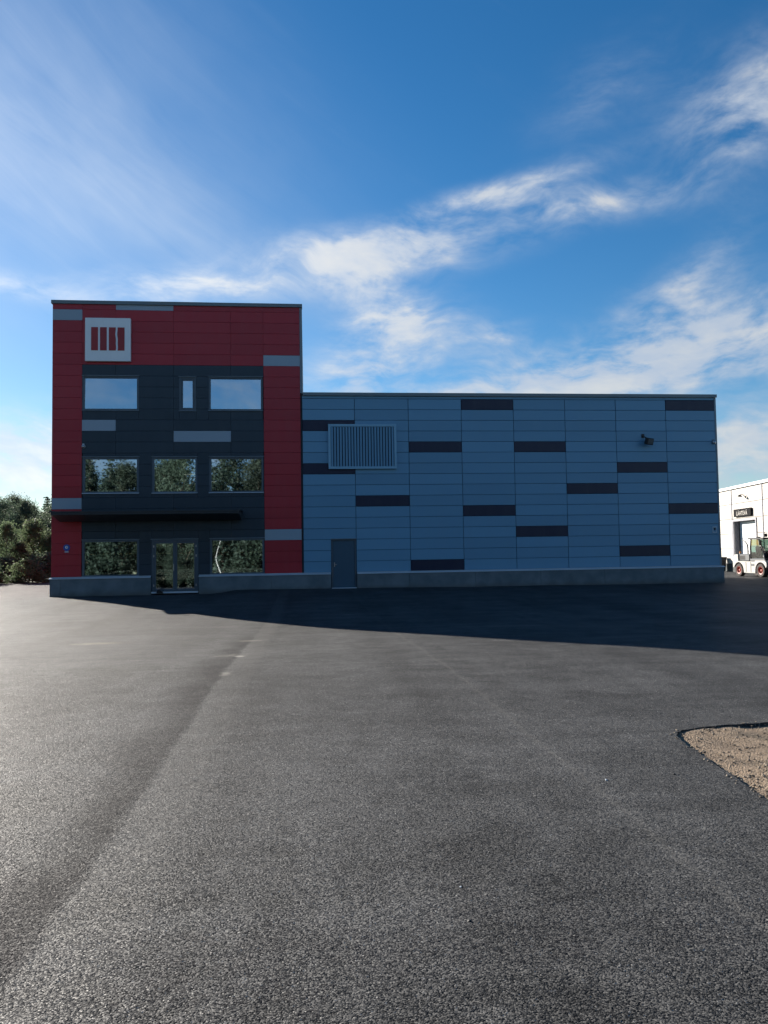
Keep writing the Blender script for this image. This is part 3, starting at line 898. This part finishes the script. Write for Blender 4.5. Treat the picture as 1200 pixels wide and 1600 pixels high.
# ------------------------------------------------------------------ white warehouse at the right
hl = tag(empty('warehouse', (38.52, 12.41, 0), rad(-10)), 'sunlit white warehouse with dark base and roller door at the right edge', 'building')
S0, S1, HT = -15.2, 8.5, 5.43        # along the wall, nearest end to far end
OPEN = (-4.70, -1.25, 0.52, 3.20)
TR = [S0, -10.45, -5.72, -0.99, 3.74, S1]
mb = MB()
for r in subtract([(S0 + .02, S1, .3, HT - .1)], [OPEN]): mb.box(.05, .30, r[0], r[1], r[2], r[3])
wl = mb.build('wall', M['halltrim'], hl)
for i in range(5):
    for k in range(5):
        z0, z1 = .52 + .95 * k, .52 + .95 * (k + 1)
        for p in subtract([(TR[i], TR[i + 1], z0, z1)], [OPEN], .05):
            MB().cbox(0, .06, p[0] + .02, p[1] - .02, p[2] + .012, p[3] - .012, .010).build('wall_panel', M['hall'], wl)
for s in TR[1:-1]:
    MB().box(-.035, .0, s - .05, s + .05, .52 if not (OPEN[0] < s < OPEN[1]) else 3.2, 5.26).build('joint_cover', M['halltrim'], hl)
MB().box(-.03, .3, S0, S1, -.5, .505).build('base', M['hallbase'], hl)
MB().box(-.12, .3, S0 - .1, S1, 5.27, HT).build('eaves_trim', M['white'], hl)
MB().box(.3, 22, S0, S0 + .25, -.5, HT - .05).box(.3, 22, S1 - .25, S1, -.5, HT - .05).box(22, 22.25, S0, S1, -.5, HT - .05).build('end_walls', M['hall'], hl)
MB().prism([(.31, HT - .12), (11, HT + .75), (22.2, HT - .12), (22.2, HT - .02), (11, HT + .85), (.31, HT - .02)], 1, S0 - .05, S1).build('roof', M['roof'], hl)
o0, o1, z0, z1 = OPEN
ld = MB().box(-.05, .0, o0 - .13, o0, z0, z1 + .13).box(-.05, .0, o1, o1 + .13, z0, z1 + .13).box(-.05, .0, o0, o1, z1, z1 + .13).build('loading_door', M['halltrim'], hl)
for k in range(5): MB().cbox(.37, .42, o0, o1, z0 + .535 * k + .005, z0 + .535 * (k + 1) - .005, .012).build('door_section', M['white'], ld)
MB().box(.06, .5, o0 - .05, o0, z0, z1).box(.06, .5, o1, o1 + .05, z0, z1).box(.06, .5, o0, o1, z1, z1 + .05).build('reveal', M['core'], ld)  # reveal coloured near-black, standing in for the shade in the recess

sb = tag(empty('name_sign', (0, 0, 0)), 'black sign reading LÄHTEVÄ above the warehouse door', 'sign')
sb.matrix_world = hl.matrix_basis.copy()
MB().cbox(-.13, -.04, -4.30, -1.60, 3.47, 3.95, .01).build('board', M['signblack'], sb)
fc = bpy.data.curves.new('lettering', 'FONT'); fc.body = 'LÄHTEVÄ'; fc.size = .37; fc.extrude = .006; fc.align_x = 'CENTER'; fc.space_character = 1.12
fo = bpy.data.objects.new('lettering_source', fc); COL.objects.link(fo)
bpy.context.view_layer.update()
tm = bpy.data.meshes.new_from_object(fo.evaluated_get(bpy.context.evaluated_depsgraph_get()))
bpy.data.objects.remove(fo); tm.materials.clear(); tm.materials.append(M['hall'])
to = link('lettering', tm, sb)
to.matrix_basis = Matrix(((0, 0, -1, -.14), (-1, 0, 0, -2.95), (0, 1, 0, 3.545), (0, 0, 0, 1)))

gl_ = tag(empty('wall_lamp', (0, 0, 0)), 'dark swan neck lamp on the warehouse wall above the black sign', 'lamp')
gl_.matrix_world = hl.matrix_basis.copy()
MB().cbox(-.04, 0, -3.36, -3.22, 4.58, 4.70, .01).build('wall_plate', M['black'], gl_)
MB().tube([(-.03, -3.29, 4.66), (-.14, -3.29, 4.78), (-.26, -3.29, 4.80), (-.32, -3.29, 4.76)], .022, 8).build('arm', M['black'], gl_)
MB().tube([(-.32, -3.29, 4.78), (-.33, -3.29, 4.74), (-.34, -3.29, 4.66)], [.04, .09, .15], 14).build('shade', M['black'], gl_)

bn_ = tag(empty('wheelie_bin', (38.05, 12.55, -.04), rad(-10)), 'black wheeled bin against the warehouse wall beside the grey wing', 'bin')
MB().add([(-.25, -.24, .08), (.25, -.24, .08), (.25, .24, .08), (-.25, .24, .08), (-.31, -.31, .92), (.31, -.31, .92), (.31, .31, .92), (-.31, .31, .92)],
         [(0, 3, 2, 1), (0, 1, 5, 4), (1, 2, 6, 5), (2, 3, 7, 6), (3, 0, 4, 7), (4, 5, 6, 7)]).build('bin_body', M['black'], bn_)
MB().cbox(-.34, .34, -.35, .35, .925, .99, .02).build('lid', M['black'], bn_)
MB().tube([(-.3, .37, .93), (.3, .37, .93)], .02, 8).build('handle', M['black'], bn_)
for x in (-.22, .22): MB().tube([(x - .03, .24, .1), (x + .03, .24, .1)], .1, 14).build('wheel', M['tyre'], bn_)

# ------------------------------------------------------------------ forklift
fz = float(height(np.array(35.9), np.array(4.8)))
fk = tag(empty('forklift_truck', (35.98, 4.75, fz), math.atan2(-1, .06)), 'white forklift truck with red wheel rims standing before the warehouse door', 'forklift')


def arc(cx, cz_, r, a0, a1, n=9): return [(cx + r * math.cos(rad(a0 + (a1 - a0) * i / n)), cz_ + r * math.sin(rad(a0 + (a1 - a0) * i / n))) for i in range(n + 1)]


prof = [(-1.46, .50), (-1.46, .95), (-1.40, 1.12), (-1.26, 1.22), (-1.0, 1.24), (-.98, .86), (.46, .84), (.52, .90), (1.30, .90), (1.44, .80), (1.44, .60)]
prof += arc(.95, .36, .45, 20, 172) + [(.48, .22), (-.48, .22)] + arc(-.95, .36, .44, 8, 160) + [(-1.40, .50)]
body = MB().prism(prof, 1, -.66, .66).build('body', M['truckwhite'], fk)
MB().box(-.30, -.27, -.668, -.655, .26, .82).box(.12, .15, -.668, -.655, .26, .82).build('panel_gap', M['black'], body)
MB().box(.18, .42, -.672, -.658, .60, .72).build('step_recess', M['truckgrey'], body)
MB().cbox(-.975, -.04, -.60, .60, .86, 1.25, .04).build('engine_hood', M['truckgrey'], fk)
for i in range(5): MB().box(-.9 + i * .1, -.84 + i * .1, -.612, -.60, .93, 1.16).build('hood_louvre', M['black'], fk)
MB().cbox(-.05, 1.28, -.58, .58, .845, 1.02, .03).build('cab_floor', M['truckgrey'], fk)
MB().cbox(.80, 1.26, -.55, .55, .90, 1.42, .05).build('dash_cowl', M['black'], fk)
st_ = MB().cbox(.0, .42, -.26, .26, 1.02, 1.14, .04).build('seat', M['black'], fk)
MB().cbox(-.04, .06, -.24, .24, 1.14, 1.66, .04).build('backrest', M['black'], st_)
MB().tube([(.85, 0, 1.02), (.70, 0, 1.38)], .03, 8).build('steering_column', M['black'], fk)
mb = MB(); mb.tube([(.70 + .06 * math.cos(2 * PI * i / 14), .17 * math.sin(2 * PI * i / 14), 1.39 + .155 * math.cos(2 * PI * i / 14) * .5) for i in range(15)], .014, 6, False); mb.build('steering_wheel', M['black'], fk)
for y in (-.56, .56):
    MB().tube([(.06, y, 1.0), (.02, y, 1.55), (.10, y, 2.04)], .045, 8).build('rear_pillar', M['black'], fk)
    MB().tube([(1.22, y, .95), (1.06, y, 1.5), (.72, y, 2.05)], .04, 8).build('front_pillar', M['black'], fk)
rf = MB().cbox(-.16, 1.22, -.62, .62, 2.04, 2.13, .025).build('cab_roof', M['black'], fk)
MB().cbox(-.12, .0, -.10, .10, 2.13, 2.19, .01).build('roof_rib', M['black'], rf)
for y in (-.575, .575): MB().add([(.10, y, 1.03), (1.12, y, 1.03), (.72, y, 2.03), (.10, y, 2.03)], [(0, 1, 2, 3)]).build('side_window', M['cabglass'], fk)
MB().add([(1.19, -.52, 1.04), (1.19, .52, 1.04), (.75, .52, 2.03), (.75, -.52, 2.03)], [(0, 1, 2, 3)]).build('windscreen', M['cabglass'], fk)
for y in (-.50,): MB().tube([(-.30, y, .98), (-.30, y, 1.62), (-.36, y, 1.80), (-.50, y, 1.92), (-.72, y, 2.02)], .042, 10).build('exhaust_pipe', M['truckgrey'], fk)
MB().tube([(-.62, -.5, 1.24), (-.62, -.5, 1.58), (.02, -.5, 1.58)], .012, 6).tube([(-.28, -.5, 1.38), (.02, -.5, 1.38)], .02, 6).build('grab_rail', M['halltrim'], fk)
MB().cbox(-.72, -.50, -.12, .12, 1.25, 1.34, .02).build('radiator_cap', M['truckwhite'], fk)
MB().tube([(-1.10, -.42, 1.24), (-1.10, -.42, 1.30)], [.07, .06], 10).build('beacon_base', M['black'], fk)
MB().tube([(-1.10, -.42, 1.30), (-1.10, -.42, 1.37), (-1.10, -.42, 1.40)], [.055, .05, .02], 10).build('beacon', paint('amber', (.6, .22, .03), .3), fk)


def wheel(x, y, r, w):
    s = -1 if y < 0 else 1
    tp = [(r * .58, -w / 2), (r * .9, -w / 2), (r, -w * .32), (r, w * .32), (r * .9, w / 2), (r * .58, w / 2)]
    def lathe(pr, n=24):
        mb = MB(); vs = []; k = len(pr)
        for i in range(n):
            a = 2 * PI * i / n
            vs += [(p[0] * math.cos(a), p[1], p[0] * math.sin(a)) for p in pr]
        fs = [(i * k + q, ((i + 1) % n) * k + q, ((i + 1) % n) * k + q + 1, i * k + q + 1) for i in range(n) for q in range(k - 1)]
        return mb.add(vs, fs)
    wo_ = lathe(tp).build('wheel', M['tyre'], fk, (x, y, r), smooth=False)
    lathe([(.02, s * w * .12), (r * .36, s * w * .12), (r * .46, s * w * .42), (r * .60, s * w * .48), (r * .60, s * w * .3)]).build('rim', M['rim'], wo_)
    lathe([(.001, s * w * .36), (r * .16, s * w * .34), (r * .22, s * w * .12)], 12).build('hub', M['rim'], wo_)


for y in (-.54, .54): wheel(-.95, y, .36, .24)
for y in (-.53, .53): wheel(.95, y, .37, .30)
ms = MB()
for y in (-.36, .36): ms.box(1.50, 1.66, y - .05, y + .05, .12, 2.75)
ms.box(1.52, 1.64, -.36, .36, 2.62, 2.74).box(1.52, 1.64, -.36, .36, 1.1, 1.2).box(1.40, 1.54, -.3, .3, .3, .45)
mast = ms.build('mast', M['black'], fk)
MB().tube([(1.58, -.18, .3), (1.58, -.18, 2.3)], .045, 8).build('lift_cylinder', M['steel'], mast)
MB().box(1.67, 1.73, -.55, .55, .35, .45).box(1.67, 1.73, -.55, .55, .75, .85).box(1.67, 1.73, -.5, -.44, .45, 1.5).box(1.67, 1.73, .44, .5, .45, 1.5).box(1.67, 1.73, -.5, .5, 1.5, 1.56).build('carriage', M['black'], mast)
for y in (-.3, .3): MB().box(1.735, 1.79, y - .07, y + .07, .08, .86).box(1.79, 2.85, y - .07, y + .07, .08, .125).build('fork', M['truckgrey'], fk)
for y in (-.5, .5):
    MB().cbox(1.16, 1.30, y - .10, y + .10, 2.16, 2.34, .03).build('work_light', M['black'], fk)
    MB().tube([(1.15, y, .90), (1.15, y, 1.08)], .02, 6).cbox(1.08, 1.2, y - .09, y + .09, 1.06, 1.22, .02).build('headlight', M['halltrim'], fk)
MB().tube([(1.1, -.56, 1.9), (1.25, -.78, 1.92)], .012, 6).cbox(1.2, 1.26, -.90, -.74, 1.72, 1.98, .01).build('mirror', M['black'], fk)


# ------------------------------------------------------------------ trees
def leaf_quads(c, size, rs, updown=0.0):
    n = len(c)
    a = rs.normal(size=(n, 3)); a[:, 2] *= (1 - updown); a /= np.linalg.norm(a, axis=1)[:, None]
    r = rs.normal(size=(n, 3)); b = np.cross(a, r); b /= np.linalg.norm(b, axis=1)[:, None]
    s = (size * rs.uniform(.6, 1.3, n))[:, None]
    v = np.stack([c - a * s, c - b * s * .55, c + a * s, c + b * s * .55], axis=1).reshape(-1, 3)
    return v


def quads_mesh(v, mat):
    n = len(v) // 4
    me = bpy.data.meshes.new('foliage'); me.vertices.add(len(v)); me.vertices.foreach_set('co', v.ravel().astype(np.float32))
    me.loops.add(n * 4); me.loops.foreach_set('vertex_index', np.arange(n * 4, dtype=np.int32))
    me.polygons.add(n); me.polygons.foreach_set('loop_start', np.arange(n, dtype=np.int32) * 4)
    me.update(calc_edges=True); me.materials.append(mat)
    return me


def broadleaf(seed, h, r, base=.2, K=70, per=85, size=.13, shape=1.0, mat='leaf', bark='bark'):
    """trunk and crown meshes of a leafy tree; the crown is made of clumps along limbs"""
    rs = np.random.RandomState(seed)
    tr = MB(); lean = rs.normal(size=2) * .03 * h
    def axis(f): return np.array([lean[0] * f * f, lean[1] * f * f, h * f])
    tr.tube([axis(f) for f in np.linspace(0, .96, 8)], [h * .016 * (1 - .88 * f) + .004 for f in np.linspace(0, 1, 8)], 8)
    C = []
    for k in range(K):
        f = base + (1 - base) * rs.beta(1.3, 1.25)
        g = (f - base) / (1 - base)
        rr = r * (math.sin(PI * min(1, (g * .86 + .12))) ** (.75 * shape)) * (1.05 - .25 * g)
        an = rs.uniform(0, 2 * PI); q = rr * math.sqrt(rs.uniform(.08, 1.0)) * rs.uniform(.75, 1.2)
        p = axis(f) + np.array([q * math.cos(an), q * math.sin(an), q * .30])
        C.append(p)
        if k % 3 == 0 and q > .25 * r:
            a0 = axis(max(.06, f - .12 - .1 * rs.rand()))
            tr.tube([a0, (a0 + p) / 2 + np.array([0, 0, .06 * r]), p], [h * .005, h * .0035, h * .001], 5, False)
    C.append(axis(.99))
    C = np.array(C)
    sg_ = r * .17
    pts = []
    for p in C:
        n = int(per * rs.uniform(.5, 1.5))
        pts.append(p + rs.normal(size=(n, 3)) * np.array([sg_, sg_, sg_ * .8]) * rs.uniform(.6, 1.35))
    pts = np.concatenate(pts); pts = pts[pts[:, 2] > .05]
    return tr.mesh(M[bark], True), quads_mesh(leaf_quads(pts, size, rs), M[mat])


def spruce(seed, h, r, base=.06, size=.11):
    rs = np.random.RandomState(seed); tr = MB()
    tr.tube([(0, 0, h * f) for f in np.linspace(0, .99, 6)], [h * .014 * (1 - .93 * f) + .004 for f in np.linspace(0, 1, 6)], 7)
    pts = []
    nl = int(h / .30)
    for i in range(nl):
        f = base + (1 - base) * (i + rs.rand() * .6) / nl
        R = r * (1 - f) ** .85 * rs.uniform(.8, 1.12) + .06
        for k in range(rs.randint(6, 9)):
            an = rs.uniform(0, 2 * PI); L = R * rs.uniform(.7, 1.15)
            n = max(4, int(L * 24)); s = rs.rand(n) ** .7
            x = s * L
            z = h * f - .34 * x + .16 * x * x / max(R, .3) + .05
            off = rs.normal(size=(n, 3)) * np.array([.07, .07, .05]) * (1 + L * .35)
            off[:, 2] -= np.abs(rs.normal(size=n)) * .12 * L ** .5
            pts.append(np.column_stack([x * math.cos(an), x * math.sin(an), z]) + off)
    pts = np.concatenate(pts); pts = pts[pts[:, 2] > .02]
    return tr.mesh(M['bark'], True), quads_mesh(leaf_quads(pts, size, rs, .4), M['needle'])


# one of each kind, built at unit scale of about its real size
KIND = {
    'birch_tree': [broadleaf(11, 9, 1.9, .16, 95, 105, .085, bark='birch'), broadleaf(12, 9, 2.2, .2, 100, 105, .085, bark='birch')],
    'spruce_tree': [spruce(21, 9, 1.7), spruce(22, 9, 2.0)],
    'aspen_tree': [broadleaf(31, 9, 2.5, .12, 110, 105, .09, .8), broadleaf(32, 9, 2.1, .1, 100, 105, .09, .9)],
    'young_birch': [broadleaf(41, 4, 1.15, .04, 75, 110, .06, 1.1, 'bushleaf'), broadleaf(42, 4, 1.0, .05, 65, 110, .06, 1.2, 'bushleaf')],
    'willow_bush': [broadleaf(51, 1.6, 1.0, .03, 42, 70, .07, .7, 'bushleaf'), broadleaf(52, 1.4, .9, .03, 36, 70, .065, .7, 'bushleaf')],
    'young_spruce': [spruce(61, 2.0, .75, .02, .09)],
}
BASEH = {'birch_tree': 9, 'spruce_tree': 9, 'aspen_tree': 9, 'young_birch': 4, 'willow_bush': 1.5, 'young_spruce': 2.0}
CATS = {'birch_tree': 'tree', 'spruce_tree': 'tree', 'aspen_tree': 'tree', 'young_birch': 'tree', 'willow_bush': 'bush', 'young_spruce': 'tree'}


def gz(x, y): return float(height(np.array(float(x)), np.array(float(np.clip(y, -69, 39))))) - .10


def plant(kind, x, y, h, label, var=0, group=None, rz=0.0, wide=1.0):
    tm_, cm = KIND[kind][var % len(KIND[kind])]
    o = tag(empty(kind, (x, y, gz(x, y)), rz), label, CATS[kind], group)
    s = h / BASEH[kind]
    for nm, me in (('trunk', tm_), ('crown', cm)):
        c = link(nm, me, o); c.scale = (s * wide, s * wide, s)
    return o


CX, CY = 11.19, -35.22


def polar(azm, dist): return CX + dist * math.sin(rad(azm)), CY + dist * math.cos(rad(azm))


# wood behind the yard at the left: azimuth from the viewpoint, distance
for azm, dist, kind, h, var, wide, label in (
        (-20.6, 86, 'aspen_tree', 7.2, 0, 1.0, 'broad dark tree at the left edge of the photo, behind the saplings'),
        (-19.9, 92, 'birch_tree', 8.2, 0, 1.0, 'pointed tree second from the left edge in the back row'),
        (-19.2, 84, 'aspen_tree', 7.3, 1, .95, 'dark tree with a blunt top, left of the notch in the treeline'),
        (-17.9, 90, 'spruce_tree', 8.3, 0, 1.35, 'narrow spire topped tree right of the notch in the treeline'),
        (-17.2, 85, 'birch_tree', 7.6, 1, 1.05, 'loose crowned tree between the spire tree and the red corner'),
        (-16.6, 82, 'aspen_tree', 7.7, 1, 1.0, 'tallest tree of the row, right beside the red corner of the building')):
    x, y = polar(azm, dist)
    plant(kind, x, y, h, label, var, 'trees behind the yard', azm, wide)
for azm, dist, kind, h, var, wide, label in (
        (-20.4, 59, 'young_birch', 3.9, 0, 1.0, 'pale green sapling at the left edge of the yard'),
        (-18.75, 61, 'young_birch', 4.3, 1, 1.25, 'tall pointed pale sapling in the middle of the front row'),
        (-17.6, 60, 'young_birch', 3.2, 0, 1.1, 'bushy pale sapling right of the tall pointed one'),
        (-16.7, 58, 'young_birch', 3.1, 1, 1.3, 'pale sapling touching the red corner of the building'),
        (-19.5, 58, 'young_birch', 2.6, 0, 1.2, 'low dark sapling between the two pale ones at the left')):
    x, y = polar(azm, dist)
    plant(kind, x, y, h, label, var, 'saplings along the yard', azm * 3, wide)
for azm, dist, kind, h, var, label in (
        (-19.3, 53.6, 'willow_bush', 1.35, 0, 'rounded bush at the asphalt edge below the low sapling'),
        (-20.7, 53.5, 'willow_bush', .8, 1, 'small bush at the asphalt edge, farthest left'),
        (-18.3, 53.7, 'willow_bush', .85, 1, 'low bush at the asphalt edge below the tall pointed sapling'),
        (-17.2, 53.4, 'young_spruce', 1.15, 0, 'tiny conical spruce at the asphalt edge near the building corner')):
    x, y = polar(azm, dist)
    plant(kind, x, y, h, label, var, 'low growth at the asphalt edge', azm * 5)


def mass(name, label, items, mat='leaf'):
    V, off = [], 0
    for kind, var, x, y, h, rz in items:
        me = KIND[kind][var % len(KIND[kind])][1]
        v = np.empty(len(me.vertices) * 3, np.float32); me.vertices.foreach_get('co', v); v = v.reshape(-1, 3)
        s = h / BASEH[kind]; c_, s_ = math.cos(rz), math.sin(rz)
        w = np.column_stack([(v[:, 0] * c_ - v[:, 1] * s_) * s + x, (v[:, 0] * s_ + v[:, 1] * c_) * s + y, v[:, 2] * s + gz(x, y)])
        V.append(w)
    tag(link(name, quads_mesh(np.concatenate(V), M[mat])), label, 'wood', None, 'stuff')


q = random.Random(77)
items = []
for k in range(34):
    azm = -15.6 - 34 * (k / 34) + q.uniform(-.5, .5); x, y = polar(azm, q.uniform(94, 112))
    items.append((q.choice(['birch_tree', 'aspen_tree', 'aspen_tree']), k, x, y, q.uniform(7.0, 8.3), q.uniform(0, 6)))
mass('far_wood', 'far wood closing the view behind the trees at the left', items)
items = []
for k in range(70):
    azm = -16.2 - 26 * (k / 70) + q.uniform(-.3, .3); x, y = polar(azm, q.uniform(55, 64))
    items.append((q.choice(['willow_bush', 'willow_bush', 'young_birch']), k, x, y, q.uniform(1.0, 2.2), q.uniform(0, 6)))
mass('undergrowth', 'tangled undergrowth between the saplings and the asphalt edge', items)

# wood across the yard, seen mirrored in the windows of the block
q = random.Random(41)
for k in range(22):
    x = -24 + 36 * (k + .5) / 22 + q.uniform(-.7, .7); y = -62 - (k % 3) * 4 - q.uniform(0, 2.5)
    kind = ['spruce_tree', 'spruce_tree', 'aspen_tree', 'spruce_tree', 'spruce_tree'][k % 5]
    plant(kind, x, y, q.uniform(15.0, 18.8), 'tall forest tree across the yard, seen only mirrored in the block\'s windows', k // 2, 'trees mirrored in the windows', q.uniform(0, 6), .85)
items = []
for k in range(70):
    items.append((q.choice(['young_birch', 'young_birch', 'willow_bush', 'aspen_tree']), k, q.uniform(-40, 40), -52 - q.uniform(0, 9), q.uniform(2.0, 5.0), q.uniform(0, 6)))
mass('forest_edge', 'leafy forest edge across the yard, mirrored in the ground floor windows', items, 'needle')
items = []
for k in range(40):
    items.append((q.choice(['spruce_tree', 'birch_tree', 'aspen_tree']), k, -60 + 120 * k / 40 + q.uniform(-1, 1), -78 - q.uniform(0, 8), q.uniform(15, 20), q.uniform(0, 6)))
mass('deep_wood', 'deep wood across the yard behind the mirrored trees', items, 'needle')
bt = tag(empty('bent_birch', (1.55, -50.5, -.12)), 'bent white birch stem mirrored in the right ground floor window', 'tree', None)
arcp = [(.75, 0, -.2), (.50, 0, 1.1), (.12, 0, 2.1), (-.07, 0, 3.0), (-.05, 0, 3.7), (.20, 0, 4.5), (.52, 0, 5.3), (1.2, 0, 6.4)]
az_ = np.array(arcp); fz_ = np.linspace(0, 7, 36)
px_ = np.polyval(np.polyfit(np.arange(8), az_[:, 0], 6), fz_); pz_ = np.interp(fz_, np.arange(8), az_[:, 2])
MB().tube(list(zip(px_, px_ * 0, pz_)), list(np.linspace(.07, .022, 36)), 10).build('trunk', M['birch'], bt, smooth=True)
rs = np.random.RandomState(5)
cp = np.concatenate([np.array(arcp[-1]) + rs.normal(size=(260, 3)) * .45, np.array(arcp[-2]) + rs.normal(size=(200, 3)) * .4])
link('crown', quads_mesh(leaf_quads(cp, .09, rs), M['leaf']), bt)

# a few loose stones on the asphalt
for i, (x, y, r, c) in enumerate(((13.35, -29.72, .011, 'white'), (11.92, -31.65, .009, 'black'), (11.95, -31.3, .007, 'white'), (13.9, -29.65, .011, 'black'))):
    vs, fs = stone_mesh(r, 40 + i); z = float(height(np.array(x), np.array(y)))
    lb = ['pale pebble on the asphalt left of the sandy gap', 'dark crumb of asphalt lying near the viewer', 'small white chip lying on the asphalt near the viewer', 'dark pebble on the asphalt beside the pale one, nearer the sandy gap'][i]
    tag(MB().add(vs, fs).build('pebble', M['drip' if c == 'white' else 'black'], None, (x, y, z + r * .4)), lb, 'stone', 'stones on the asphalt')
